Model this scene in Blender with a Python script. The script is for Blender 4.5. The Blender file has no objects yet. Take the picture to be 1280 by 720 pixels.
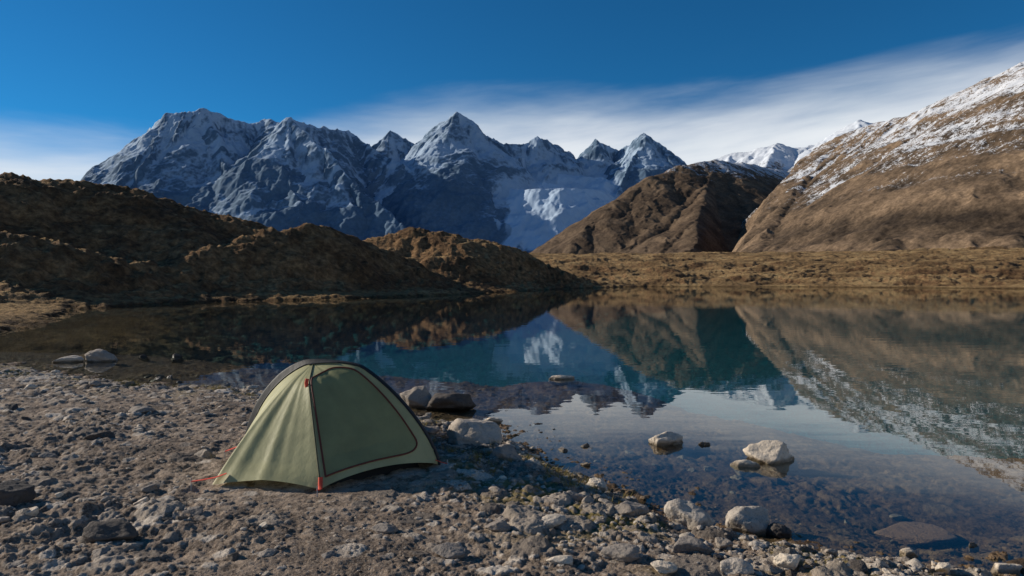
import bpy, bmesh, math, random
import numpy as np
from mathutils import Vector, noise as mnoise

scene = bpy.context.scene
C = scene.collection
random.seed(5)
F = 853.333; HZ = 345.0; CAMH = 2.0
def pix(u, v, Y): return ((u-640)/F*Y, Y, CAMH+(HZ-v)/F*Y)

# ------------------------------------------------------------------ numpy noise
rng = np.random.RandomState(11)
ANG = rng.rand(512, 512)*2*np.pi
GX, GY = np.cos(ANG), np.sin(ANG)
JX, JY, RA, RB, RC = [rng.rand(512, 512) for _ in range(5)]
def gn(x, y):
    xi = np.floor(x).astype(np.int64); yi = np.floor(y).astype(np.int64)
    xf = x-xi; yf = y-yi
    a0 = xi & 511; a1 = (xi+1) & 511; b0 = yi & 511; b1 = (yi+1) & 511
    u = xf*xf*xf*(xf*(xf*6-15)+10); v = yf*yf*yf*(yf*(yf*6-15)+10)
    n00 = GX[a0, b0]*xf+GY[a0, b0]*yf
    n10 = GX[a1, b0]*(xf-1)+GY[a1, b0]*yf
    n01 = GX[a0, b1]*xf+GY[a0, b1]*(yf-1)
    n11 = GX[a1, b1]*(xf-1)+GY[a1, b1]*(yf-1)
    return 1.45*((n00*(1-u)+n10*u)*(1-v)+(n01*(1-u)+n11*u)*v)
CR, SR = math.cos(.63), math.sin(.63)
def fbm(x, y, o=5, g=.5, off=0.):
    x = x+off*13.7; y = y-off*7.9
    s = 0; a = 1.; t = 0
    for i in range(o):
        s = s+a*gn(x, y); t += a; a *= g
        x, y = (x*CR-y*SR)*2.03+3.1, (x*SR+y*CR)*2.03+8.7
    return s/t
def ridged(x, y, o=5, g=.5, off=0.):
    x = x+off*13.7; y = y-off*7.9
    s = 0; a = 1.; t = 0
    for i in range(o):
        s = s+a*(1-np.abs(gn(x, y))*1.6); t += a; a *= g
        x, y = (x*CR-y*SR)*2.03+3.1, (x*SR+y*CR)*2.03+8.7
    return s/t
def ss(x, a, b):
    t = np.clip((x-a)/(b-a), 0, 1); return t*t*(3-2*t)
def cobble(x, y, cell, prob, off=0):
    x = x/cell+off*31.7; y = y/cell+off*19.3
    xi = np.floor(x).astype(np.int64); yi = np.floor(y).astype(np.int64)
    best = np.zeros_like(x); tone = np.zeros_like(x)
    for dx in (-1, 0, 1):
        for dy in (-1, 0, 1):
            cx = xi+dx; cy = yi+dy; a = cx & 511; b = cy & 511
            r = .2+.4*RA[a, b]**1.7
            asp = .6+.7*RB[a, b]
            th = RC[a, b]*6.28
            ct, st_ = np.cos(th), np.sin(th)
            ex = x-(cx+JX[a, b]); ey = y-(cy+JY[a, b])
            e1 = (ex*ct+ey*st_)/r; e2 = (-ex*st_+ey*ct)/(r*asp)
            q = np.maximum(1-np.maximum(np.maximum(np.abs(e1), np.abs(e2)), (np.abs(e1)+np.abs(e2))*.74), 0)
            bmp = np.minimum(q*2.6, .58+.32*e1*JY[b, a]+.32*e2*(JX[b, a]-.5))
            bmp = np.maximum(bmp, 0)*r*np.where(RB[b, a] < prob, 1, 0)
            up = bmp > best
            tone = np.where(up, RC[b, a], tone); best = np.where(up, bmp, best)
    return best*cell, tone

# ------------------------------------------------------------------ lake outline and land height
def wp(u, v):
    Y = CAMH*F/(v-HZ); return ((u-640)/F*Y, Y)
near = [wp(*p) for p in [(1280, 722), (1100, 706), (1000, 692), (900, 668), (820, 642), (750, 612), (690, 582), (620, 547), (520, 522),
                         (320, 493), (230, 489), (100, 477), (0, 457)]]
far = [wp(*p) for p in [(0, 417), (60, 403), (90, 387), (200, 380.5), (300, 377), (420, 374.5), (550, 369.5), (650, 364), (720, 360.5), (800, 358.3),
                        (1000, 358.6), (1280, 361)]]
lake = [(60, -8), (15, 3), (6.5, 4.2)]+near+[(-17, 17), (-24, 18.5), (-27, 21), (-23, 23)]+far+[(115, 80), (130, 20)]
LP = np.array(lake)
def sdf(x, y):
    d = np.full(x.shape, 1e9); inside = np.zeros(x.shape, bool)
    n = len(LP)
    for i in range(n):
        ax, ay = LP[i]; bx, by = LP[(i+1) % n]
        ex, ey = bx-ax, by-ay
        t = np.clip(((x-ax)*ex+(y-ay)*ey)/(ex*ex+ey*ey), 0, 1)
        d = np.minimum(d, (x-ax-t*ex)**2+(y-ay-t*ey)**2)
        c = ((ay > y) != (by > y)) & (x < (bx-ax)*(y-ay)/((by-ay) if by != ay else 1e-9)+ax)
        inside ^= c
    d = np.sqrt(d)
    return np.where(inside, -d, d)
def rid(pts): return np.array([pix(*p) for p in pts])
HILLS = [
    (rid([(-400, 200, 58), (-150, 212, 60), (0, 221, 64), (40, 230, 66), (100, 234, 69), (165, 244, 72), (210, 257, 75), (250, 270, 77), (290, 284, 78), (320, 298, 79)]), 13., 1.7),
    (rid([(-100, 296, 46), (0, 292, 49), (60, 304, 51), (130, 328, 53), (180, 345, 54)]), 7., 1.7),
    (rid([(240, 328, 60), (285, 312, 65), (335, 297, 69), (375, 290, 72), (412, 297, 75), (455, 309, 78), (500, 326, 80), (545, 345, 80), (580, 360, 80)]), 7., 1.5),
    (rid([(190, 300, 66), (240, 312, 62), (270, 335, 60)]), 6., 1.7),
    (rid([(430, 314, 102), (470, 299, 105), (515, 288, 108), (560, 292, 108), (610, 305, 109), (660, 318, 111), (710, 331, 114), (765, 343, 120), (830, 353, 128)]), 11.5, 1.6),
    (rid([(540, 324, 93), (590, 326, 95), (660, 342, 98)]), 7., 1.7),
]
SHX, SHY = wp(703, 474)
SLX, SLY = wp(1140, 657)
def base_h(x, y):
    r = np.sqrt(x*x+y*y)
    sd = sdf(x, y)
    sd = sd+fbm(x*.9, y*.9, 4, off=1)*np.clip(r*.035, .1, 2.2)*.9
    land = .27*(1-np.exp(-np.maximum(sd, 0)/.62))
    fm = ss(r, 32, 90)
    plain = .052*np.clip(sd-2, 0, 290)*fm
    H = plain
    if np.max(r) > 20:
        wx = x+fbm(x/14, y/14, 4, off=5)*3.0; wy = y+fbm(x/14, y/14, 4, off=6)*3.0
        for P, w, ex_ in HILLS:
            hh = np.zeros_like(x)
            for i in range(len(P)-1):
                ax, ay, az = P[i]; bx, by, bz = P[i+1]
                ex, ey = bx-ax, by-ay
                t = np.clip(((wx-ax)*ex+(wy-ay)*ey)/(ex*ex+ey*ey), 0, 1)
                d = np.sqrt((wx-ax-t*ex)**2+(wy-ay-t*ey)**2)
                hh = np.maximum(hh, (az+(bz-az)*t)*np.exp(-(d/w)**ex_))
            H = np.maximum(H, hh)+.06*np.minimum(H, hh)
    land = land+H*ss(sd, -.5, 9)
    q = np.minimum(sd, 0)
    bed = .05*q-2.6*ss(-q, 3., 14.)
    bed = np.maximum(bed, -.13-.09*((x-SHX)**2+(y-SHY)**2))
    bed = bed-.12*np.exp(-((x-SLX)**2+(y-SLY)**2)/.5**2)
    return np.where(sd > 0, land, bed), sd
TX, TY = -1.65, 6.15
def near_h(x, y):
    h, sd = base_h(x, y)
    tm = .35+.65*ss(np.sqrt((x-TX)**2+(y-TY)**2), .75, 1.4)
    patchy = np.clip(.85+1.3*fbm(x*.55, y*.55, 3, off=9), .2, 1.8)
    h = h+(fbm(x*.7, y*.7, 3, off=2)*.06+fbm(x*2.6, y*2.6, 5, .57, off=3)*.075*patchy
           +(ridged(x*6., y*6., 4, .57, off=13)-.55)*.032*patchy)*tm*np.where(sd < 0, .6, 1)
    dens = ss(sd, 2.4, .1)
    f9 = fbm(x*9, y*9, 3, .6, off=4)*.022
    wxx = x+f9; wyy = y-f9*.8+fbm(x*17, y*17, 2, off=8)*.008
    c1, t1 = cobble(wxx, wyy, .33, .38, 1)
    c2, t2 = cobble(wxx, wyy, .13, .48, 2)
    c3, t3 = cobble(wxx, wyy, .055, .70, 3)
    k = np.clip(.38+.5*dens+.75*fbm(x*.6, y*.6, 3, off=12), .14, 1.)*tm
    k = np.where(sd < -.2, np.clip(.5+1.2*fbm(x*.9, y*.9, 3, off=14), .1, .85), k)
    s1, s2, s3 = c1*.48*k, c2*.76*k, c3*.95*np.clip(k*1.3, 0, 1)
    st = np.maximum(np.maximum(s1, s2), s3)
    tone = np.where(s1 >= st, t1, np.where(s2 >= st, t2, t3))
    h = h+st+(fbm(x*26, y*26, 3, .65, off=7)*.011)*(.4+.6*tm)
    return h, sd, np.clip(st/.013, 0, 1), tone
def far_h(x, y):
    h, sd = base_h(x, y)
    m = ss(sd, 0, 7)
    h = h+m*(fbm(x/9, y/9, 5, .57, off=21)*1.2+(ridged(x/2.6, y/2.6, 5, .6, off=22)-.55)*.72*ss(sd, 1, 10))
    h = h+np.where(sd > 0, ss(sd, 0, 2)*np.abs(fbm(x/.8, y/.8, 3, off=23))*.2, 0)
    h = h+m*ss(y, 100, 130)*(fbm(x/22, y/16, 4, off=24)*1.9+np.maximum(fbm(x/50, y/30, 3, off=25), 0)*3.)
    return h, sd

# ------------------------------------------------------------------ mesh helpers
def mesh_from(name, V, quads, mat, attr=None, smooth=True):
    me = bpy.data.meshes.new(name)
    V = np.asarray(V, np.float32); Q = np.asarray(quads, np.int32)
    k = Q.shape[1]
    me.vertices.add(len(V)); me.vertices.foreach_set('co', V.ravel())
    me.loops.add(Q.size); me.loops.foreach_set('vertex_index', Q.ravel())
    me.polygons.add(len(Q)); me.polygons.foreach_set('loop_start', np.arange(0, Q.size, k, dtype=np.int32))
    me.polygons.foreach_set('use_smooth', np.full(len(Q), smooth))
    me.update(calc_edges=True)
    if attr is not None:
        a = me.attributes.new('gmask', 'FLOAT_COLOR', 'POINT')
        a.data.foreach_set('color', np.asarray(attr, np.float32).ravel())
    me.materials.append(mat)
    return me
def gridq(nr, na):
    i = np.arange(nr-1)[:, None]*na+np.arange(na-1)[None, :]
    return np.stack([i, i+1, i+na+1, i+na], -1).reshape(-1, 4)
def link(name, me, parent=None, loc=(0, 0, 0)):
    o = bpy.data.objects.new(name, me); C.objects.link(o); o.location = loc
    if parent: o.parent = parent
    return o
def tag(o, label=None, cat=None, group=None, kind=None):
    if label: o['label'] = label
    if cat: o['category'] = cat
    if group: o['group'] = group
    if kind: o['kind'] = kind
    return o

# ------------------------------------------------------------------ node helpers
class NT:
    def __init__(s, nt): s.t = nt; nt.nodes.clear()
    def n(s, typ, ins=None, **props):
        nd = s.t.nodes.new(typ)
        for k, v in props.items(): setattr(nd, k, v)
        for k, v in (ins or {}).items():
            so = nd.inputs[k]
            if isinstance(v, bpy.types.NodeSocket): s.t.links.new(v, so)
            else: so.default_value = v
        return nd
    def m(s, op, a, b=0., c=None, clamp=False):
        d = {0: a, 1: b}
        if c is not None: d[2] = c
        return s.n('ShaderNodeMath', d, operation=op, use_clamp=clamp).outputs[0]
    def noise(s, vec, scale, detail=4., rough=.55, dist=0.):
        return s.n('ShaderNodeTexNoise', {'Vector': vec, 'Scale': scale, 'Detail': detail, 'Roughness': rough, 'Distortion': dist}).outputs[0]
    def ramp(s, fac, stops):
        nd = s.n('ShaderNodeValToRGB', {0: fac}); cr = nd.color_ramp
        while len(cr.elements) < len(stops): cr.elements.new(.5)
        for e, (p, c) in zip(cr.elements, stops): e.position = p; e.color = (*c, 1)
        return nd.outputs[0]
    def mix(s, fac, a, b, blend='MIX'):
        f = lambda c: c if isinstance(c, bpy.types.NodeSocket) else (*c, 1)
        return s.n('ShaderNodeMix', {0: fac, 6: f(a), 7: f(b)}, data_type='RGBA', blend_type=blend).outputs[2]
    def st(s, x, a, b, lo=0., hi=1.):
        return s.n('ShaderNodeMapRange', {0: x, 1: a, 2: b, 3: lo, 4: hi}, interpolation_type='SMOOTHSTEP').outputs[0]
    def scalev(s, v, k):
        return s.n('ShaderNodeVectorMath', {0: v, 1: k}, operation='MULTIPLY').outputs[0]
    def bump(s, h, strength, dist, nrm=None):
        d = {'Height': h, 'Strength': strength, 'Distance': dist}
        if nrm is not None: d['Normal'] = nrm
        return s.n('ShaderNodeBump', d).outputs[0]
    def out(s, sh): s.n('ShaderNodeOutputMaterial', {0: sh})
    def pbr(s, col, rough=.9, nrm=None, spec=.3, **kw):
        d = {'Base Color': col if isinstance(col, bpy.types.NodeSocket) else (*col, 1), 'Roughness': rough, 'Specular IOR Level': spec}
        if nrm is not None: d['Normal'] = nrm
        d.update(kw)
        return s.n('ShaderNodeBsdfPrincipled', d).outputs[0]
def newmat(name):
    m = bpy.data.materials.new(name); m.use_nodes = True
    return m, NT(m.node_tree)
def posz(t):
    g = t.n('ShaderNodeNewGeometry'); sp = t.n('ShaderNodeSeparateXYZ', {0: g.outputs['Position']})
    sn = t.n('ShaderNodeSeparateXYZ', {0: g.outputs['Normal']})
    return g.outputs['Position'], sp.outputs[2], sn.outputs[2]

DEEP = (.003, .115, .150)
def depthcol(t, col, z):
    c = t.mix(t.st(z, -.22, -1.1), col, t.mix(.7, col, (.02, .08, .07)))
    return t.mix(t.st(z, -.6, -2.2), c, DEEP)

def ground_mat():
    m, t = newmat('stony_ground')
    P, z, nz = posz(t)
    at = t.n('ShaderNodeAttribute', attribute_name='gmask')
    sp = t.n('ShaderNodeSeparateColor', {0: at.outputs['Color']})
    stone, tone, shore = sp.outputs[0], sp.outputs[1], sp.outputs[2]
    n1 = t.noise(P, 1.1, 4, .6); n2 = t.noise(P, 9., 5, .65); n3 = t.noise(P, 60., 4, .7)
    soil = t.ramp(n1, [(.3, (.125, .086, .061)), (.5, (.285, .208, .15)), (.72, (.46, .355, .265))])
    soil = t.mix(t.st(n2, .40, .60), t.mix(1., soil, (.30, .275, .255), 'MULTIPLY'), soil)
    soil = t.mix(t.st(n3, .35, .75), soil, t.mix(.5, soil, (.58, .465, .36)))
    moss = t.m('MULTIPLY', t.st(n1, .48, .60), shore)
    soil = t.mix(t.m('MULTIPLY', moss, .9), soil, t.ramp(n2, [(.3, (.08, .06, .015)), (.7, (.32, .24, .075))]))
    st = t.ramp(tone, [(0., (.17, .143, .122)), (.35, (.40, .332, .268)), (.7, (.61, .52, .425)), (1., (.75, .66, .56))])
    st = t.mix(t.st(n3, .3, .75), t.mix(1., st, (.62, .6, .58), 'MULTIPLY'), st)
    under = t.st(z, .03, -.03)
    col = t.mix(t.m('MULTIPLY', t.st(stone, .15, .8), t.m('SUBTRACT', .9, t.m('MULTIPLY', under, .35))), soil, st)
    zj = t.m('ADD', z, t.m('MULTIPLY', t.m('SUBTRACT', n2, .5), .05))
    wet = t.st(zj, .10, .015)
    col = t.mix(wet, col, t.mix(1., col, (.43, .325, .21), 'MULTIPLY'))
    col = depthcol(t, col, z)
    h = t.m('ADD', t.m('MULTIPLY', n2, .5), t.m('MULTIPLY', n3, .5))
    nr = t.bump(h, 1., .035)
    t.out(t.pbr(col, t.m('SUBTRACT', .95, t.m('MULTIPLY', wet, .35)), nr, .25))
    return m
def heath_mat():
    m, t = newmat('dry_heath')
    P, z, nz = posz(t)
    n1 = t.noise(P, .10, 6, .65); n2 = t.noise(P, 1.4, 5, .7); n3 = t.noise(P, 7., 3, .7)
    c = t.ramp(n2, [(.3, (.07, .040, .021)), (.48, (.20, .114, .055)), (.62, (.35, .205, .097)), (.8, (.52, .33, .16))])
    c2 = t.ramp(n2, [(.3, (.042, .024, .014)), (.55, (.13, .073, .037)), (.8, (.28, .162, .077))])
    c = t.mix(t.st(n1, .42, .58), c2, c)
    gold = t.ramp(t.m('ADD', t.m('MULTIPLY', n1, .65), t.m('MULTIPLY', n2, .35)), [(.36, (.11, .066, .031)), (.5, (.34, .215, .095)), (.64, (.60, .42, .195))])
    c = t.mix(t.m('MULTIPLY', t.st(nz, .92, .99), .7), c, gold)
    c = t.mix(t.m('MULTIPLY', t.st(n3, .5, .75), .5), c, t.mix(1., c, (1.5, 1.42, 1.3), 'MULTIPLY'))
    c = t.mix(t.st(z, .25, .05), c, t.mix(1., c, (.5, .48, .45), 'MULTIPLY'))
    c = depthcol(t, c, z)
    h = t.m('ADD', n2, t.m('MULTIPLY', n3, .35))
    t.out(t.pbr(c, .95, t.bump(h, 1., .5), .1))
    return m
def mountain_mat(name, rock, scale, snow, bumpd, sc_snow, snowcol, gw, fine=.4, gul=.0):
    m, t = newmat(name)
    P, z, nz = posz(t)
    at = t.n('ShaderNodeAttribute', attribute_name='gmask')
    sp = t.n('ShaderNodeSeparateColor', {0: at.outputs['Color']}); gl = sp.outputs[0]; gu = sp.outputs[1]; gb = sp.outputs[2]
    n1 = t.noise(P, scale, 7, .66); n2 = t.noise(P, scale*9, 4, .7)
    c = t.ramp(t.m('SUBTRACT', n1, t.m('MULTIPLY', t.m('SUBTRACT', gu, .45), gul)), rock)
    lo, hi = 1-fine, 1+fine
    c = t.mix(t.st(n2, .35, .68), t.mix(1., c, (lo, lo, lo), 'MULTIPLY'), t.mix(1., c, (hi, hi, hi), 'MULTIPLY'))
    z0, z1, sw, sm, nw, th, wd, mx = snow
    ns = t.m('ADD', t.m('MULTIPLY', t.noise(P, sc_snow, 5, .7), .5), t.m('MULTIPLY', t.noise(t.scalev(P, (1., 1., .4)), sc_snow*5, 5, .75), .5))
    f = t.n('ShaderNodeMapRange', {0: z, 1: z0, 2: z1}).outputs[0]
    low = t.st(f, .02, .16)
    f = t.m('ADD', f, t.m('MULTIPLY', t.m('SUBTRACT', nz, sm), sw))
    f = t.m('ADD', f, t.m('MULTIPLY', t.m('SUBTRACT', ns, .5), nw))
    f = t.m('ADD', f, t.m('MULTIPLY', t.m('SUBTRACT', gu, .45), gw))
    f = t.m('ADD', f, t.m('MULTIPLY', gb, .42))
    s = t.m('MULTIPLY', t.m('MULTIPLY', t.st(f, th-wd, th+wd), mx), low)
    gl = t.st(t.m('ADD', gl, t.m('MULTIPLY', t.m('SUBTRACT', ns, .5), .8)), .08, .6)
    s = t.m('MAXIMUM', s, t.m('MULTIPLY', gl, .94))
    sc = t.mix(t.st(n1, .35, .65), tuple(v*.92 for v in snowcol), tuple(min(1, v*1.05) for v in snowcol))
    c = t.mix(s, c, sc)
    h = t.m('ADD', n1, t.m('MULTIPLY', n2, .3))
    nr = t.bump(h, t.m('SUBTRACT', .9, t.m('MULTIPLY', s, .75)), bumpd)
    t.out(t.pbr(c, .9, nr, .1))
    return m
def rock_mat(name, stops, wetk=(.36, .33, .28)):
    m, t = newmat(name)
    P, z, nz = posz(t)
    oi = t.n('ShaderNodeObjectInfo').outputs['Random']
    n1 = t.noise(P, 7., 5, .65); n2 = t.noise(P, 50., 4, .7)
    c = t.ramp(t.m('ADD', t.m('MULTIPLY', n1, .65), t.m('MULTIPLY', n2, .35)), stops)
    c = t.mix(1., c, t.ramp(oi, [(0., (.72, .72, .73)), (.5, (.97, .94, .9)), (1., (1.2, 1.15, 1.06))]), 'MULTIPLY')
    c = t.mix(t.st(n2, .52, .68), c, t.mix(1., c, (.65, .62, .6), 'MULTIPLY'))
    c = t.mix(t.m('MULTIPLY', t.st(n1, .57, .66), .55), c, t.mix(1., c, (.5, .47, .43), 'MULTIPLY'))
    zj = t.m('ADD', z, t.m('MULTIPLY', t.m('SUBTRACT', n1, .5), .05))
    wet = t.st(zj, .055, .015)
    c = t.mix(wet, c, t.mix(1., c, wetk, 'MULTIPLY'))
    h = t.m('ADD', n1, t.m('MULTIPLY', n2, .4))
    nr = t.bump(h, .8, .035)
    t.out(t.pbr(c, t.m('SUBTRACT', .9, t.m('MULTIPLY', wet, .45)), nr, .3))
    return m
def water_mat():
    m, t = newmat('lake_water')
    P, z, nz = posz(t)
    h1 = t.noise(t.scalev(P, (.35, 1., 1.)), 2.2, 2, .5)
    nr = t.bump(h1, .014, .10)
    fc = t.n('ShaderNodeLayerWeight', {'Blend': .5, 'Normal': nr}).outputs['Facing']
    fr = t.m('ADD', t.m('MULTIPLY', t.m('POWER', fc, 5.), .98), .012)
    gl = t.n('ShaderNodeBsdfGlossy', {'Color': (.92, .92, .91, 1), 'Roughness': .01, 'Normal': nr}).outputs[0]
    tr = t.n('ShaderNodeBsdfTransparent', {'Color': (.88, .92, .87, 1)}).outputs[0]
    t.out(t.n('ShaderNodeMixShader', {0: fr, 1: tr, 2: gl}).outputs[0])
    return m
def fabric_mat(name, col, trans=.22, rough=.55):
    m, t = newmat(name)
    P, z, nz = posz(t)
    n = t.noise(P, 5., 4, .55)
    c = t.mix(t.st(n, .3, .7), tuple(v*.9 for v in col), tuple(v*1.08 for v in col))
    nr = t.bump(t.noise(t.scalev(P, (1., 1., .45)), 9., 4, .6), .3, .02)
    a = t.pbr(c, rough, nr, .35)
    b = t.n('ShaderNodeBsdfTranslucent', {'Color': c, 'Normal': nr}).outputs[0]
    t.out(t.n('ShaderNodeMixShader', {0: trans, 1: a, 2: b}).outputs[0])
    return m
def plain_mat(name, col, rough=.6, spec=.3):
    m, t = newmat(name)
    P, z, nz = posz(t)
    n = t.noise(P, 60., 3, .6)
    c = t.mix(n, tuple(v*.75 for v in col), tuple(v*1.2 for v in col))
    t.out(t.pbr(c, rough, t.bump(n, .2, .002), spec)); return m

M_ground = ground_mat(); M_heath = heath_mat(); M_water = water_mat()
M_pale = rock_mat('pale_stone', [(.25, (.36, .305, .245)), (.5, (.60, .52, .43)), (.75, (.72, .645, .545))])
M_grey = rock_mat('grey_stone', [(.25, (.17, .147, .128)), (.5, (.305, .264, .228)), (.75, (.44, .388, .34))])
M_dark = rock_mat('dark_stone', [(.25, (.06, .050, .044)), (.5, (.11, .093, .081)), (.75, (.18, .155, .137))])
M_slab = rock_mat('brown_slab_stone', [(.25, (.20, .125, .075)), (.5, (.31, .20, .125)), (.75, (.40, .27, .18))], (.9, .84, .76))

# ------------------------------------------------------------------ ground
NA, NR = 1080, 800
az = np.linspace(math.radians(-56), math.radians(56), NA); rr = np.exp(np.linspace(math.log(2.4), math.log(24.), NR))
A, R = np.meshgrid(az, rr)
X = R*np.sin(A); Y = R*np.cos(A)
Hh, SD, ST, TN = near_h(X, Y)
bl = ss(R, 21.5, 24.)
q = R > 21
Hf = Hh.copy(); Hf[q] = far_h(X[q], Y[q])[0]
Hh = Hh*(1-bl)+Hf*bl
shore = ss(np.abs(SD-.5), 1.6, .3)
attr = np.stack([ST, TN, shore, np.ones_like(ST)], -1)
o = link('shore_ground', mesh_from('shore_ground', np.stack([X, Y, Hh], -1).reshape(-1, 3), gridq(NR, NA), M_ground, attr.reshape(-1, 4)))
tag(o, 'bare stony brown ground of the near lakeshore around the tent', 'ground', kind='structure')

NA, NR = 1100, 620
az = np.linspace(math.radians(-56), math.radians(56), NA); rr = np.exp(np.linspace(math.log(24.), math.log(950.), NR))
A, R = np.meshgrid(az, rr)
X = R*np.sin(A); Y = R*np.cos(A)
Hf, _ = far_h(X, Y)
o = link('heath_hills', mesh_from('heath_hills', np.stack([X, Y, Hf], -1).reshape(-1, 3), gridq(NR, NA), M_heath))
tag(o, 'rounded brown heath hills and moor along the far shore', 'hills', kind='structure')

n = 64
V = [(0, 0, -6)]+[(12000*math.sin(2*math.pi*i/n), 12000*math.cos(2*math.pi*i/n), -6) for i in range(n)]
o = link('ground', mesh_from('ground', V, [(0, 1+(i+1) % n, 1+i) for i in range(n)], M_heath))
tag(o, 'dark valley floor spreading out below the mountains', 'ground', kind='structure')

az = np.linspace(math.radians(-55.9), math.radians(55.9), 60); rr = np.array([2.5, 10, 40, 100, 180.])
A, R = np.meshgrid(az, rr)
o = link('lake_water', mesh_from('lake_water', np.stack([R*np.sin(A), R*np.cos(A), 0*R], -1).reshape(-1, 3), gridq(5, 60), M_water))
tag(o, 'still clear mountain lake mirroring the peaks and sky', 'water', kind='structure')

# ------------------------------------------------------------------ mountains
def mountain(name, label, cat, box, nx, ny, ridges, mat, W, WS, gs, gamp, rough, rs, rnd, floor, glac=(), rg=.5, cut=None):
    x0, x1, y0, y1 = box
    X, Y = np.meshgrid(np.linspace(x0, x1, nx), np.linspace(y0, y1, ny))
    wx = X+fbm(X/WS, Y/WS, 5, .6, off=31)*W; wy = Y+fbm(X/WS, Y/WS, 5, .6, off=32)*W
    wn = fbm(X/WS, Y/WS, 3, off=3)*.4
    def poly(P, k, wx, wy, flat=0., rn=0.):
        """k: slope, or (slope on the left flank, slope on the right flank) as one faces the ridge from the lake"""
        best = np.full(X.shape, -1e4); S = np.zeros_like(X); D = np.zeros_like(X); cum = 0
        for i in range(len(P)-1):
            ax, ay, az_ = P[i]; bx, by, bz = P[i+1]
            ex, ey = bx-ax, by-ay; L = math.hypot(ex, ey)
            t = np.clip(((wx-ax)*ex+(wy-ay)*ey)/(L*L), 0, 1)
            d = np.sqrt((wx-ax-t*ex)**2+(wy-ay-t*ey)**2)
            de = np.maximum(d-flat, 0)
            if rn: de = np.sqrt(de*de+rn*rn)-rn
            if isinstance(k, tuple):
                cr = (ex*(wy-ay)-ey*(wx-ax))/(L*np.maximum(d, 1e-6))
                kk_ = k[0]+(k[1]-k[0])*ss(cr, -.35, .35)
            else: kk_ = k
            hh = az_+(bz-az_)*t-kk_*de
            up = hh > best
            S = np.where(up, cum+t*L, S); D = np.where(up, d, D); best = np.maximum(best, hh); cum += L
        return best, S, D
    H = np.full(X.shape, -1e4); GU = np.zeros_like(X)
    for q, (P, k) in enumerate(ridges):
        best, S, D = poly(rid(P), k, wx, wy, 0, rnd)
        gv = 1-ridged(S/gs+wn, D/(gs*5), 3, .55, off=40+q)
        best = best-gamp*.75*gv*ss(D, 0, gs*1.6)
        up = best > H
        GU = np.where(up, gv, GU); H = np.maximum(H, best)
    if cut:
        # steep gorge wall: left of this line the mountain falls away
        P = rid(cut[0]); xl = np.interp(-wy, -P[:, 1], P[:, 0]); zl = np.interp(-wy, -P[:, 1], P[:, 2])
        lim = zl-cut[1]*np.maximum(xl-wx, 0)
        gv = 1-ridged(wy/gs*.8+wn, (xl-wx)/(gs*4), 3, .55, off=90)
        lim = lim-gamp*.8*gv*ss(xl-wx, 0, gs)
        H = np.where(wx < xl, np.minimum(H, lim), H)
    rw = fbm(X/rs*1.7, Y/rs*1.7, 3, off=55)*.35
    H = H+(ridged(X/rs+rw, Y/rs-rw, 6, rg, off=50)-.5)*rough
    fl = floor(X, Y)
    dlt = H-fl; kk = rough*1.0
    H = fl+np.where(dlt > kk, dlt, np.where(dlt < -kk, 0, (dlt+kk)**2/(4*kk)))
    G = np.full(X.shape, -1e4)
    for P, w in glac:
        G = np.maximum(G, poly(rid(P), 1.0, X+fbm(X/160, Y/160, 4, off=71)*60, Y+fbm(X/160, Y/160, 4, off=72)*60, w)[0])
    G = G+fbm(X/260, Y/260, 4, .5, off=70)*14
    gm = ss(G-H, -40, 25); gb = ss(G-H, -260, 0)
    kk = 60.
    if glac:
        H = np.where(np.abs(G-H) < kk, np.maximum(H, G)+(kk-np.abs(G-H))**2/(4*kk), np.maximum(H, G))
    at = np.stack([gm, GU, gb, np.ones_like(gm)], -1).reshape(-1, 4)
    o = link(name, mesh_from(name, np.stack([X, Y, H], -1).reshape(-1, 3), gridq(ny, nx), mat, at))
    tag(o, label, cat, kind='structure')

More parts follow.
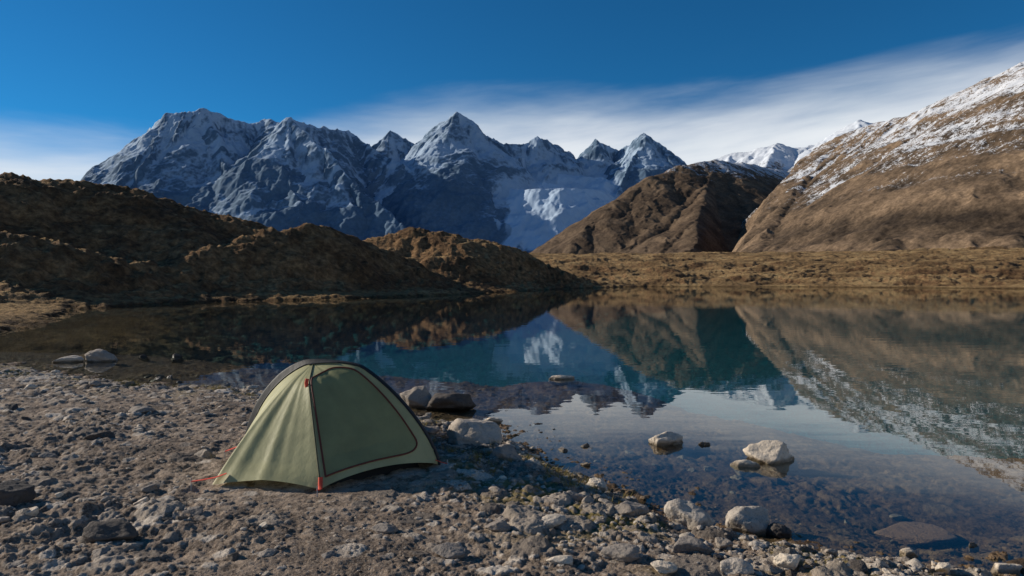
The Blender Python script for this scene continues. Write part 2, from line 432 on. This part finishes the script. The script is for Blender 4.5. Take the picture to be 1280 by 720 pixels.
M_far = mountain_mat('hazed_alpine_rock', [(.3, (.078, .128, .190)), (.5, (.103, .160, .230)), (.7, (.130, .193, .266))], .005,  # distance haze is put into the albedo: pale blue rock, bluish snow
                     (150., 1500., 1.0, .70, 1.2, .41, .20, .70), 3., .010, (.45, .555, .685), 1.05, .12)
mountain('snowy_mountains', 'jagged blue hazed alpine massif streaked with snow and a glacier', 'mountains',
         (-4300, 2300, 3400, 6000), 1150, 480, [
    ([(0, 300, 5300), (60, 262, 5200), (105, 230, 5100), (150, 202, 5000), (185, 164, 5000), (208, 143, 5000), (235, 143, 5000), (258, 135, 5050), (285, 148, 5100), (310, 156, 5200),
      (332, 148, 5300), (348, 154, 5200), (366, 146, 4850), (400, 160, 4950), (440, 168, 5150), (468, 182, 5300), (490, 165, 5400), (518, 184, 5400), (545, 158, 5300),
      (570, 142, 5200), (592, 149, 5200), (612, 166, 5250), (630, 181, 5300), (655, 181, 5350), (676, 172, 5400), (700, 181, 5500), (722, 197, 5600), (745, 175, 5600),
      (775, 190, 5600), (805, 168, 5400), (832, 186, 5300), (858, 205, 5200), (900, 240, 5000), (960, 300, 4800)], .95),
    ([(185, 164, 5000), (165, 215, 4700), (140, 280, 4300)], .85),
    ([(258, 135, 5050), (275, 190, 4700), (300, 250, 4300), (310, 300, 3900)], .85),
    ([(366, 146, 4850), (395, 180, 4600), (430, 215, 4380), (475, 260, 4150), (520, 300, 3900), (560, 335, 3700)], .95),
    ([(366, 146, 4850), (362, 205, 4450), (370, 260, 4100), (385, 310, 3800)], .95),
    ([(440, 168, 5150), (500, 208, 4850), (560, 245, 4600), (620, 275, 4350), (670, 302, 4150), (700, 325, 4000)], .80),
    ([(592, 149, 5200), (600, 190, 5000), (612, 218, 4880), (634, 246, 4720), (660, 273, 4550), (690, 303, 4350)], .95),
    ([(570, 142, 5200), (545, 190, 5000), (535, 225, 4850)], .9),
    ([(676, 172, 5400), (682, 204, 5250)], 1.1),
    ([(745, 175, 5600), (750, 212, 5350)], 1.1),
    ([(805, 168, 5400), (788, 205, 5150), (772, 238, 4900), (750, 265, 4680), (727, 286, 4520), (714, 310, 4350)], .95),
    ([(805, 168, 5400), (835, 225, 5050), (850, 280, 4700)], .9),
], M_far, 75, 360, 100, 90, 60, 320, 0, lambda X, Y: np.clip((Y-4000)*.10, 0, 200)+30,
   [([(692, 221, 5080), (694, 243, 4850)], 370), ([(694, 243, 4850), (697, 257, 4710)], 225), ([(697, 257, 4710), (700, 270, 4560)], 105), ([(700, 270, 4560), (704, 281, 4430)], 50),
    ([(515, 203, 5180), (540, 216, 5020)], 50)], .5)

M_brown = mountain_mat('brown_hillside', [(.3, (.048, .034, .024)), (.5, (.105, .071, .046)), (.7, (.175, .120, .076))], .03,
                       (190., 320., .3, .80, 2.6, .66, .16, .72), 1.8, .06, (.62, .66, .72), .6, .24, .25)
mountain('brown_hill', 'steep brown hill rising behind the moor with a shaded right side', 'hill',
         (-150, 1300, 900, 2350), 760, 680, [
    ([(684, 350, 1200), (702, 322, 1320), (728, 291, 1420), (772, 251, 1530), (815, 222, 1620), (850, 208, 1680), (893, 201, 1750), (935, 206, 1900), (985, 216, 2050)], .64),
    ([(893, 201, 1750), (882, 235, 1560), (871, 275, 1350), (858, 332, 1110)], (.48, 1.25)),
], M_brown, 8, 130, 40, 6, 10, 70, 14, lambda X, Y: 14+0*X)
M_snowr = mountain_mat('snowy_ridge_rock', [(.3, (.06, .055, .055)), (.5, (.11, .10, .095)), (.7, (.16, .14, .125))], .015,
                       (310., 480., .5, .75, 1.6, .36, .12, .9), 7., .02, (.70, .74, .80), .3)
mountain('snowy_ridge', 'low snow dusted ridge behind the brown hill', 'mountains',
         (500, 2100, 2000, 3200), 420, 260, [
    ([(820, 240, 2700), (857, 212, 2650), (890, 199, 2600), (915, 192, 2600), (940, 189, 2550), (970, 179, 2500), (990, 183, 2500), (1012, 183, 2480), (1040, 168, 2450), (1078, 149, 2400), (1120, 160, 2400), (1200, 200, 2400)], .6),
    ([(970, 179, 2500), (955, 215, 2250)], .6), ([(1078, 149, 2400), (1040, 200, 2150)], .6), ([(915, 192, 2600), (905, 225, 2350)], .6),
], M_snowr, 30, 170, 60, 25, 12, 90, 0, lambda X, Y: 40+0*X)
M_right = mountain_mat('moor_mountain', [(.3, (.040, .029, .021)), (.45, (.095, .066, .043)), (.56, (.15, .102, .065)), (.72, (.235, .16, .10))], .03,
                       (85., 300., .8, .82, 5.6, .58, .20, .80), 1.8, .12, (.74, .76, .80), 1.6, .32, .45)
mountain('moor_mountain', 'tall brown mountainside with snow dusted crest on the right', 'mountain',
         (150, 1500, 400, 1750), 900, 760, [
    ([(1700, -150, 800), (1450, -20, 880), (1280, 80, 960), (1240, 97, 990), (1200, 116, 1020), (1150, 141, 1080), (1100, 154, 1150), (1060, 166, 1200), (1020, 187, 1260)], .66),
    ([(1060, 166, 1200), (1026, 200, 1130), (994, 238, 1040), (966, 280, 930), (945, 322, 800), (934, 350, 730)], .62),
    ([(1100, 154, 1150), (1075, 215, 1000), (1048, 275, 850), (1018, 330, 710), (1004, 352, 640)], .57),
    ([(1150, 141, 1080), (1150, 200, 900), (1130, 270, 720), (1105, 340, 560)], .57),
    ([(1280, 80, 960), (1290, 170, 780), (1280, 260, 620), (1255, 345, 480)], .57),
    ([(1450, -20, 880), (1430, 120, 700), (1400, 300, 520)], .6),
], M_right, 9, 120, 24, 9, 7, 50, 12, lambda X, Y: 12+0*X,
   cut=([(1020, 187, 1260), (1000, 203, 1210), (976, 228, 1120), (956, 256, 1020), (938, 290, 910), (924, 322, 790), (914, 350, 700)], 1.5))

# ------------------------------------------------------------------ rocks
ICO = {}
def ico(sub):
    if sub not in ICO:
        bm = bmesh.new(); bmesh.ops.create_icosphere(bm, subdivisions=sub, radius=1)
        ICO[sub] = (np.array([v.co[:] for v in bm.verts]), np.array([[v.index for v in f.verts] for f in bm.faces])); bm.free()
    return ICO[sub]
def rock_verts(seed, sub, cuts=11, rough=.10, E=26.):
    r = np.random.RandomState(seed); N, Fc = ico(sub)
    acc = np.full(len(N), 1.)
    for i in range(cuts):
        p = r.randn(3); p[2] *= .8; p /= np.linalg.norm(p); off = .5+.4*r.rand()
        acc = acc+(off/np.maximum(N@p, .08))**-E
    rad = acc**(-1/E)
    o = r.rand(3)*50
    V = N*rad[:, None]
    if sub > 2:
        dn = np.array([mnoise.fractal(Vector(v*1.7+o), .9, 2., 5) for v in V])
        V = V*(1+rough*dn)[:, None]
    mn, mx = V.min(0), V.max(0)
    return (V-(mn+mx)/2)/((mx-mn)/2), Fc
def hit(u, v, water=False):
    Yv = np.exp(np.linspace(math.log(2.5), math.log(19.), 1500))
    x = (u-640)/F*Yv; z = CAMH+(HZ-v)/F*Yv
    h, sd = base_h(x, Yv)
    if water: h = np.maximum(h, 0)
    i = np.argmax(z < h)
    return x[i], Yv[i], h[i]
def ht(x, y):
    h = near_h(np.array([float(x)]), np.array([float(y)])); return float(h[0][0])

R_ = [  # u, v of the base, width, height, material, in water, label
    (88, 453, 34, 8, M_pale, 1, 'pale rounded rock in the left shallows, left one of a pair'),
    (127, 452, 36, 15, M_grey, 1, 'grey pointed rock in the left shallows, taller one of a pair'),
    (222, 446, 14, 4, M_dark, 1, 'small dark rock alone in the water left of the tent'),
    (180, 446, 12, 3, M_dark, 1, 'tiny dark rock between the left pair and the lone dark rock'),
    (520, 510, 38, 25, M_grey, 1, 'grey upright rock right behind the tent at the water edge'),
    (563, 513, 60, 21, M_dark, 1, 'dark rounded boulder in the water behind the right of the tent'),
    (592, 556, 74, 28, M_pale, 0, 'large pale flat rock on the shore right of the tent'),
    (632, 578, 42, 20, M_grey, 0, 'blocky grey rock beside the large pale flat shore rock'),
    (616, 529, 22, 7, M_pale, 1, 'small pale rock in the water just past the flat shore rock'),
    (703, 474, 34, 5, M_pale, 1, 'flat pale rock alone in the middle of the lake'),
    (834, 556, 42, 15, M_pale, 1, 'pale low rock breaking the water right of the middle'),
    (878, 556, 18, 4, M_grey, 1, 'tiny grey rock in water between the two larger pale rocks'),
    (964, 578, 62, 24, M_pale, 1, 'largest pale boulder in the water on the right'),
    (932, 584, 36, 8, M_pale, 1, 'low flat pale rock touching the largest pale water boulder'),
    (862, 660, 62, 31, M_pale, 0, 'big pale pinkish boulder on the shore, left of two'),
    (934, 668, 56, 31, M_pale, 0, 'big pale angular boulder on the shore, right of two'),
    (972, 673, 34, 16, M_dark, 0, 'dark rock against the right pale shore boulder'),
    (1053, 697, 34, 17, M_pale, 1, 'pale stone at the water line low on the right'),
    (1137, 696, 20, 10, M_pale, 1, 'small pale round stone in shallow water at lower right'),
    (1216, 683, 14, 4, M_grey, 1, 'small grey stone in the water near the right edge'),
    (1182, 716, 28, 11, M_grey, 1, 'grey stone on the bottom edge of the photo at right'),
    (1255, 718, 36, 12, M_pale, 1, 'pale stone in the bottom right corner'),
    (786, 645, 54, 16, M_grey, 0, 'flat grey slab rock left of the pinkish boulder'),
    (746, 613, 28, 12, M_pale, 0, 'pale stone at the water edge above the flat slab'),
    (716, 627, 30, 11, M_grey, 0, 'grey stone at the tip of the tent shadow'),
    (10, 636, 64, 26, M_dark, 0, 'dark rounded rock at the left edge of the photo'),
    (138, 679, 62, 22, M_dark, 0, 'dark angular rock on the dirt at the lower left'),
    (124, 553, 36, 12, M_dark, 0, 'dark flat rock on the dirt far left of the tent'),
    (255, 571, 28, 10, M_grey, 0, 'grey rock on the dirt just left of the tent'),
    (175, 518, 32, 8, M_grey, 0, 'low grey rock near the left shoreline'),
    (60, 575, 20, 7, M_grey, 0, 'small grey rock on the dirt above the dark left edge rock'),
    (316, 489, 16, 7, M_pale, 0, 'pale stone at the water edge behind the left of the tent'),
    (242, 646, 28, 8, M_grey, 0, 'grey flat stone on the dirt in front of the left tent corner'),
    (330, 700, 32, 9, M_grey, 0, 'grey flat stone low in the foreground left of centre'),
    (480, 668, 36, 10, M_grey, 0, 'grey flat rock in the foreground below the tent'),
    (560, 696, 42, 12, M_grey, 0, 'broad grey rock in the foreground right of the tent'),
    (622, 664, 34, 12, M_grey, 0, 'grey rock between the tent shadow and the foreground'),
    (690, 657, 36, 12, M_pale, 0, 'pale rock midway along the cobbles left of the slab'),
    (775, 700, 52, 14, M_grey, 0, 'broad grey rock at the bottom below the slab'),
    (700, 708, 36, 10, M_pale, 0, 'pale low rock at the bottom middle'),
    (862, 690, 50, 15, M_grey, 0, 'grey rock just below the pinkish boulder'),
    (920, 720, 42, 16, M_pale, 0, 'pale rock at the bottom edge below the angular boulder'),
    (985, 714, 36, 14, M_pale, 0, 'pale rock at the bottom edge right of the angular boulder'),
    (830, 716, 34, 11, M_pale, 0, 'pale rock at the bottom edge below the grey rock'),
    (905, 684, 22, 10, M_grey, 0, 'small grey stone between the two big shore boulders'),
    (665, 588, 24, 10, M_pale, 0, 'pale stone right of the blocky grey rock'),
    (690, 606, 20, 8, M_grey, 0, 'small grey stone at the water edge right of the tent shadow'),
    (538, 545, 24, 8, M_grey, 0, 'grey stone close to the right side of the tent'),
]
for i, (u, v, w, h, mat, inw, lab) in enumerate(R_):
    x, y, z = hit(u, v, bool(inw))
    W = w/F*y/2; Hh = h/F*y
    dy = W*(.45 if h < 6 else .72)
    y2 = y+dy*.6; x2 = (u-640)/F*y2
    if inw:
        bed = ht(x2, y2); sink = max(.4*Hh, min(-bed+.03, .5))
        hz = (Hh+sink)/2; cz = Hh-hz; W *= 1.08
    else:
        hz = Hh/(2*.66); cz = max(ht(x2, y2)*.5+.5*z, ht(x2, y2)-.01)+Hh-hz
    V, Fc = rock_verts(100+i, 5, 9+i % 5, .15, 9. if i == 5 else 26.)
    V = V*np.array([W, dy, hz])
    me = mesh_from('shore_rock', V, Fc, mat)
    o = link('rock', me, None, (x2, y2, cz)); o.rotation_euler = (0, 0, random.uniform(-.25, .25))
    tag(o, lab, 'rock')
V, Fc = rock_verts(77, 5, 12, .1)
V[:, 2] = np.minimum(V[:, 2], .25+.12*V[:, 0]+.10*(V[:, 2]))
V = V*np.array([.32, .20, .05])
me = mesh_from('slab', V, Fc, M_slab); o = link('rock_slab', me, None, (SLX, SLY, -.055))
tag(o, 'broad flat brown slab lying under the clear shallow water at right', 'rock')

protos = []
for i in range(12):
    V, Fc = rock_verts(300+i, 4, 8+i % 4, .16)
    V = V*np.array([1., .62+.3*random.random(), .38+.22*random.random()])
    protos.append((mesh_from('small_stone', V, Fc, [M_pale, M_grey, M_grey, M_pale, M_grey, M_dark][i % 6])))
ZN = [('small weathered stone lying on the bare dirt of the campsite', 'small stones on the bare dirt'),
      ('small stone among the cobbles lining the near water edge', 'small stones along the near water edge'),
      ('small stone under or breaking the shallow water off the near shore', 'small stones in the shallows')]
NCAND = 9000
cx = np.random.RandomState(3).uniform(-9, 4.2, NCAND); cy = np.random.RandomState(4).uniform(3.5, 14, NCAND)
ch, csd, _, _ = near_h(cx, cy)
rv = np.random.RandomState(6).rand(NCAND)
cnt = [0, 0, 0]; lim = [85, 140, 50]
for i in range(NCAND):
    if abs(cx[i]/cy[i]) > .78 or (CAMH-ch[i])/cy[i] > .44: continue
    if (cx[i]-TX)**2/1.35**2+(cy[i]-TY-.2)**2/1.3**2 < 1: continue
    s = csd[i]; zn = 0 if s > .75 else 1 if s > -.08 else 2
    if zn == 2 and s < -1.8: continue
    if zn == 1 and cx[i] < -2 and rv[i] < .55: continue
    if cnt[zn] >= lim[zn]: continue
    cnt[zn] += 1
    size = (.026+.05*random.random()**2.2)*(1+max(0, cy[i]-6)*.07)
    o = link('small_stone', random.choice(protos), None, (cx[i], cy[i], ch[i]+size*.12))
    o.scale = (size, size, size); o.rotation_euler = (random.uniform(-.25, .25), random.uniform(-.25, .25), random.uniform(0, 6.28))
    tag(o, ZN[zn][0], 'stone', ZN[zn][1])

NP = 10000
rs = np.random.RandomState(21)
gx = rs.uniform(-10, 4.6, NP*5); gy = 3.3+11*rs.rand(NP*5)**1.6
ok = np.abs(gx/gy) < .82
gx, gy = gx[ok], gy[ok]
gh, gsd, _, _ = near_h(gx, gy)
pr = .22+.78*ss(gsd, 1.8, .2); pr = np.where(gsd < -.8, 0, pr)
pr = pr*np.clip(.65+1.3*fbm(gx*.8, gy*.8, 3, off=61), .1, 1)
ok = (rs.rand(len(gx)) < pr) & ((gx-TX)**2/1.2**2+(gy-TY-.2)**2/1.1**2 > 1)
gx, gy, gh = gx[ok][:NP], gy[ok][:NP], gh[ok][:NP]
base = [rock_verts(400+i, 2, 9)[0] for i in range(8)]; Fc = ico(2)[1]
VV = []; FF = []; AT = []
for i in range(len(gx)):
    s = .006+.024*rs.rand()**2.8
    b = base[i % 8]*np.array([s, s*(.6+.4*rs.rand()), s*(.35+.3*rs.rand())])
    th = rs.rand()*6.28; c_, s_ = math.cos(th), math.sin(th)
    VV.append(np.stack([b[:, 0]*c_-b[:, 1]*s_+gx[i], b[:, 0]*s_+b[:, 1]*c_+gy[i], b[:, 2]+gh[i]+s*.1], -1))
    FF.append(Fc+i*len(b)); AT.append(np.tile([1., rs.rand(), 0, 1.], (len(b), 1)))
o = link('gravel', mesh_from('gravel', np.concatenate(VV), np.concatenate(FF), M_ground, np.concatenate(AT), smooth=False))
tag(o, 'loose grey gravel strewn over the near shore', 'gravel', kind='stuff')

# dry grass by the waterline
m_, t_ = newmat('dry_grass'); P_, z_, _n = posz(t_)
t_.out(t_.pbr(t_.ramp(t_.noise(P_, 6., 3), [(.3, (.14, .10, .025)), (.7, (.42, .32, .11))]), .9, None, .1))
gx = rs.uniform(-7, 1.6, 9000); gy = rs.uniform(5.5, 12.5, 9000)
gh, gsd, _, _ = near_h(gx, gy)
ok = (gsd > .12) & (gh > .05) & (gsd < 1.1) & (fbm(gx*1.1, gy*1.1, 3, off=81) > np.where(gx > -1.6, -.06, .16)) & ((gx-TX)**2/1.15**2+(gy-TY-.2)**2/1.1**2 > 1)
gx, gy, gh = gx[ok][:420], gy[ok][:420], gh[ok][:420]
VV = []; FF = []; nv = 0
for x0, y0, z0 in zip(gx, gy, gh):
    for k in range(14):
        th = rs.rand()*6.28; ln = .025+.04*rs.rand(); lean = .3+.9*rs.rand(); wd = .0022
        bx, by = x0+rs.randn()*.02, y0+rs.randn()*.02
        dx, dy = math.cos(th), math.sin(th)
        for f_ in (0, .5, 1):
            cx_ = bx+dx*lean*ln*f_**1.5; cy_ = by+dy*lean*ln*f_**1.5; cz_ = z0-.005+ln*f_
            ww = wd*(1-f_*.85)
            VV += [(cx_-dy*ww, cy_+dx*ww, cz_), (cx_+dy*ww, cy_-dx*ww, cz_)]
        FF += [(nv, nv+1, nv+3, nv+2), (nv+2, nv+3, nv+5, nv+4)]; nv += 6
o = link('dry_grass', mesh_from('dry_grass', VV, FF, m_))
tag(o, 'short yellow brown dry grass along the near waterline', 'grass', kind='stuff')

# ------------------------------------------------------------------ tent
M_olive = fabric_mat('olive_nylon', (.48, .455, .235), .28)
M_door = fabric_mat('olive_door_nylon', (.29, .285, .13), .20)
M_blk = fabric_mat('black_nylon', (.014, .014, .015), .0, .6)
M_seam = plain_mat('dark_olive_seam_tape', (.075, .075, .036), .7)
M_red = plain_mat('red_webbing', (.70, .08, .04), .7)
M_zip = plain_mat('rust_zip_piping', (.14, .036, .021), .6)
M_peg = plain_mat('metal_peg', (.35, .35, .36), .35, .6)
GZ = float(np.mean(base_h(np.array([-1.6, -2.0, -1.2]), np.array([5.8, 6.2, 6.2]))[0]))
tent = bpy.data.objects.new('tent', None); C.objects.link(tent); tent.location = (TX, TY, GZ); tent.empty_display_size = .2
tag(tent, 'small olive green one person tent pitched on the stony lakeshore', 'tent')
OFF = np.array([TX, TY, GZ])
def gp(u, v, up=.0):
    Yd = (CAMH-GZ-up)*F/(v-HZ); return np.array([(u-640)/F*Yd, Yd, GZ+up])
Ff, Lf, P1, P2 = gp(401, 612, .025), gp(266, 606, .02), gp(311, 566, .01), gp(549, 581, .02)
Mid = (P1+P2)/2; ah = (P2-P1)/2
top_h = CAMH-(452-HZ)/F*Mid[1]-GZ
def arch0(t):
    th = math.pi*t; c = -math.cos(th)
    e = 1.9 if c < 0 else 1.38
    cc = math.copysign(abs(c)**(2/e), c)
    zz = max(0, 1-abs(cc)**e)**(1/e)
    return Mid+ah*cc+np.array([0, 0, top_h*1.02*zz])
_A = np.array([arch0(t) for t in np.linspace(0, 1, 721)])
_l = np.concatenate([[0], np.cumsum(np.linalg.norm(np.diff(_A, axis=0), axis=1))]); _l /= _l[-1]
ARC = np.stack([np.interp(np.linspace(0, 1, 181), _l, _A[:, k]) for k in range(3)], -1)
for _ in range(40): ARC[1:-1] = .5*ARC[1:-1]+.25*(ARC[:-2]+ARC[2:])
cl = GZ+top_h*.95
ARC[:, 2] = np.where(ARC[:, 2] > cl, cl+.4*(ARC[:, 2]-cl), ARC[:, 2])
ARC[:, 2] = GZ+(ARC[:, 2]-GZ)*top_h/(ARC[:, 2].max()-GZ)*.99
for _ in range(6): ARC[1:-1] = .5*ARC[1:-1]+.25*(ARC[:-2]+ARC[2:])
M0 = np.array([Mid[0], Mid[1], GZ])
def arch(t, grow=0.):
    f = min(max(t, 0), 1)*180; i = min(int(f), 179)
    p = ARC[i]*(1-(f-i))+ARC[i+1]*(f-i)
    return M0+(p-M0)*(1+grow)
tA = float(np.argmin(np.abs((ARC[20:140, 0]/ARC[20:140, 1])*F+640-392))+20)/180
Aa = arch(tA)
Sm = np.array(pix(386, 480, 6.17))
def seam(s):
    if s < .22: q = s/.22; p = Aa*(1-q)+Sm*q
    else: q = (s-.22)/.78; p = Sm*(1-q)+Ff*q
    return p
SE = np.array([seam(s) for s in np.linspace(0, 1, 61)])
for _ in range(8):
    SE[1:-1] = .5*SE[1:-1]+.25*(SE[:-2]+SE[2:])
def seamS(s):
    f = s*60; i = min(int(f), 59); return SE[i]*(1-(f-i))+SE[i+1]*(f-i)
NRM_R = np.array([.35, -.85, .35]); NRM_R /= np.linalg.norm(NRM_R)
NRM_L = np.array([-.7, -.6, .4]); NRM_L /= np.linalg.norm(NRM_L)
def right_panel(w, s, lift=0.):
    a = seamS(s); b = arch(tA+(1-tA)*s)
    p = a*(1-w)+b*w
    sag = -.045*math.sin(math.pi*w)*s*(1.25-s)
    fo = (.008*math.sin(w*9+s*2)+.007*math.sin(w*21+5*s)+.005*math.sin(w*38-9*s))*s*(1-s)*2.4*math.sin(math.pi*w)
    clear = .085*math.sin(math.pi*w)**.7*max(0, (s-.8)/.2)
    return p+NRM_R*(sag+fo+lift)+np.array([0, 0, clear])
def left_panel(w, s):
    a = seamS(s); b = arch(tA*(1-s))
    p = a*(1-w)+b*w
    wl = .55
    tri = w/wl if w < wl else (1-w)/(1-wl)
    D = Lf-(Ff*(1-wl)+P1*wl)
    p = p+D*tri*s**1.45
    creases = (.020*math.sin(w*24+1.2)+.014*math.sin(w*41+2*s)+.007*math.sin(w*70))*s**1.3*(1-s*.65)*math.sin(math.pi*w)
    clear = .055*abs(math.sin(math.pi*w/wl if w < wl else math.pi*(w-wl)/(1-wl)))*max(0, (s-.85)/.15)
    return p+NRM_L*creases+np.array([0, 0, clear])
def patch(name, fn, nu, nv, mat, parent, org=OFF):
    P = np.array([[fn(i/(nu-1), j/(nv-1)) for i in range(nu)] for j in range(nv)])
    return link(name, mesh_from(name, (P-org).reshape(-1, 3), gridq(nv, nu), mat), parent)
def tube(name, pts, rad, mat, parent, flat=None, seg=8, org=OFF):
    pts = np.array(pts)-org; V = []; n = len(pts)
    for i in range(n):
        d = pts[min(i+1, n-1)]-pts[max(i-1, 0)]; d /= (np.linalg.norm(d)+1e-9)
        a = np.cross(d, [0, 0, 1.] if abs(d[2]) < .9 else [0, 1., 0]); a /= np.linalg.norm(a); b = np.cross(d, a)
        r = rad[i] if hasattr(rad, '__len__') else rad
        for k in range(seg):
            th = 2*math.pi*k/seg
            V.append(pts[i]+a*math.cos(th)*r+b*math.sin(th)*(r if flat is None else flat))
    Q = [(i*seg+k, i*seg+(k+1) % seg, (i+1)*seg+(k+1) % seg, (i+1)*seg+k) for i in range(n-1) for k in range(seg)]
    return link(name, mesh_from(name, V, Q, mat), parent)

patch('side_panel', left_panel, 110, 60, M_olive, tent)
patch('front_panel', lambda w, s: right_panel(w, s), 60, 60, M_olive, tent)
def dmap(a, b):
    w = .045+.84*a
    s0 = .17+.11*a**9; s1 = .935-.07*a**12
    return w, s0+(s1-s0)*b
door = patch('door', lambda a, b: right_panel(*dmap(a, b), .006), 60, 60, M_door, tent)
per = [(0, 1-i/30) for i in range(31)]+[(i/40, 0) for i in range(1, 41)]+[(1, i/30) for i in range(1, 31)]+[(1-i/40, 1) for i in range(1, 41)]
pp = np.array([right_panel(*dmap(a, b), .009) for a, b in per])
for _ in range(3): pp[1:-1] = .5*pp[1:-1]+.25*(pp[:-2]+pp[2:])
tube('zip', pp, .008, M_zip, door)
tube('seam_tape', [seamS(i/60)+np.array([.0, -.004, .002]) for i in range(61)], .006, M_seam, tent)
rearF = np.array([-1.75, 7.75, GZ])
def outw(t):
    th = math.pi*t; return np.array([-math.cos(th), 0, math.sin(th)])
def bandw(t):
    left = float(ss(np.array(t), .54, .28)); foot = min(1, t/.05)**.6
    return .012+(.062*left)*foot
def rear(w, t):
    a = arch(t, .002)
    o1 = a+outw(t)*bandw(t)+np.array([.0, .05, 0])
    th = math.pi*t
    b = rearF+np.array([-.55*math.cos(th), .12*math.sin(th), .38*math.sin(th)])
    if w < .2:
        q = w/.2; return a*(1-q)+o1*q
    q = (w-.2)/.8; return o1*(1-q)+b*q+outw(t)*.03*math.sin(math.pi*q)
patch('rear_panel', rear, 50, 90, M_blk, tent)
tube('pole_sleeve', [arch(i/90, .004) for i in range(91)], .011, M_blk, tent)
def cap(a, b):
    t = tA-.02+.11*a
    p = arch(t, .010); return p+np.array([0, -.03+.12*b, .003-.02*abs(b-.45)])
patch('top_cap', cap, 20, 8, M_blk, tent)
Cn = (Ff+P1+P2)/3+np.array([.05, .1, 0])
def inner(w, s):
    pts = [Ff, P2, P2+np.array([-.2, .9, 0]), P1+np.array([.15, .7, 0]), P1, Ff]
    f = w*5; i = min(int(f), 4); q = f-i
    p = pts[i]*(1-q)+pts[i+1]*q
    p = Cn+(p-Cn)*(.84-.25*s); p = p.copy(); p[2] = GZ-.03+.16*s
    return p
patch('inner_tent', inner, 61, 6, M_blk, tent)
def strap(pts, name='guy_strap', r=.012, peg=True):
    o = tube(name, pts, r, M_red, tent, flat=.003, seg=8)
    if peg:
        e = np.array(pts[-1]); tube('peg', [e+np.array([0, 0, .035]), e+np.array([0, 0, -.10])], .004, M_peg, o)
strap([Lf+np.array([.10, .03, .085]), Lf+np.array([.02, 0, .06]), Lf+np.array([-.07, -.03, .05]), Lf+np.array([-.15, -.06, .045])], r=.020)
strap([Ff+np.array([-.01, .03, .09]), Ff+np.array([0, -.015, .045]), Ff+np.array([.01, -.05, .02]), Ff+np.array([.0, -.10, .025])], r=.018)
strap([P1+np.array([.03, -.16, .14]), P1+np.array([-.05, -.18, .10]), P1+np.array([-.14, -.22, .07])], r=.022)
strap([P2+np.array([-.03, -.02, .05]), P2+np.array([.03, -.03, .03]), P2+np.array([.08, -.05, .025])], r=.01)
sm = seamS(.2)
tube('pull_tab', [sm+np.array([-.012, -.024, .035]), sm+np.array([-.018, -.034, 0]), sm+np.array([-.012, -.032, -.05])], .017, M_red, tent, flat=.004)

# ------------------------------------------------------------------ light and sky
el = math.radians(22.3); sx, sy = -.95, .31
sdir = Vector((sx*math.cos(el), sy*math.cos(el), math.sin(el))).normalized()
L = bpy.data.lights.new('sun', 'SUN'); L.energy = 5.0; L.angle = math.radians(.5); L.color = (1., .915, .78)
so = bpy.data.objects.new('sun', L); C.objects.link(so); so.rotation_euler = (-sdir).to_track_quat('-Z', 'Y').to_euler()
w = bpy.data.worlds.new('World'); scene.world = w; w.use_nodes = True
t = NT(w.node_tree)
sky = t.n('ShaderNodeTexSky', sky_type='NISHITA'); sky.sun_disc = False
sky.sun_elevation = el; sky.sun_rotation = math.atan2(sx, sy); sky.altitude = 2500; sky.air_density = 1.; sky.dust_density = .1; sky.ozone_density = 4.
skyc = t.mix(1., sky.outputs[0], (.13, .60, .78), 'MULTIPLY')
tc = t.n('ShaderNodeTexCoord').outputs['Generated']
sp = t.n('ShaderNodeSeparateXYZ', {0: tc})
azn = t.m('ARCTAN2', sp.outputs[0], sp.outputs[1]); eln = t.m('ARCSINE', sp.outputs[2])
edge = t.m('ADD', t.st(azn, -.42, -.05, .152, .222), t.st(azn, .1, .62, 0., .024))
vec = t.n('ShaderNodeCombineXYZ', {0: t.m('MULTIPLY', azn, 1.6), 1: t.m('MULTIPLY', t.m('SUBTRACT', eln, t.m('MULTIPLY', azn, .06)), 9.), 2: 3.7}).outputs[0]
cn = t.noise(vec, 1.5, 5, .55, .3)
vec2 = t.n('ShaderNodeCombineXYZ', {0: t.m('MULTIPLY', azn, 3.2), 1: t.m('MULTIPLY', t.m('SUBTRACT', eln, t.m('MULTIPLY', azn, .10)), 18.), 2: 1.3}).outputs[0]
cn2 = t.noise(vec2, 1.5, 6, .58, .5)
e2 = t.m('ADD', t.m('SUBTRACT', eln, edge), t.m('MULTIPLY', t.m('SUBTRACT', cn, .5), -.10))
e2 = t.m('ADD', e2, t.m('MULTIPLY', t.m('SUBTRACT', cn2, .5), -.025))
mask = t.m('MULTIPLY', t.st(e2, .05, -.055), t.st(cn2, .25, .6, .88, .96))
wis = t.m('MULTIPLY', t.m('MULTIPLY', t.st(cn, .45, .75), t.st(azn, .25, .65)), t.m('MULTIPLY', t.st(eln, .33, .24), .2))
mask = t.m('MAXIMUM', mask, wis)
cc = t.ramp(t.noise(vec, 1.1, 4, .5), [(.3, (.68, .76, .83)), (.65, (.88, .91, .94))])
b1 = t.n('ShaderNodeBackground', {0: skyc, 1: .115}).outputs[0]
b2 = t.n('ShaderNodeBackground', {0: cc, 1: .98}).outputs[0]
t.n('ShaderNodeOutputWorld', {0: t.n('ShaderNodeMixShader', {0: mask, 1: b1, 2: b2}).outputs[0]})

cam = bpy.data.cameras.new('camera'); cam.lens = 24; cam.sensor_width = 36; cam.clip_end = 30000; cam.clip_start = .05; cam.shift_y = -15/1280
co = bpy.data.objects.new('camera', cam); C.objects.link(co); co.location = (0, 0, CAMH); co.rotation_euler = (math.radians(90), 0, 0)
scene.camera = co
scene.view_settings.view_transform = 'Standard'; scene.view_settings.look = 'None'; scene.view_settings.exposure = 0
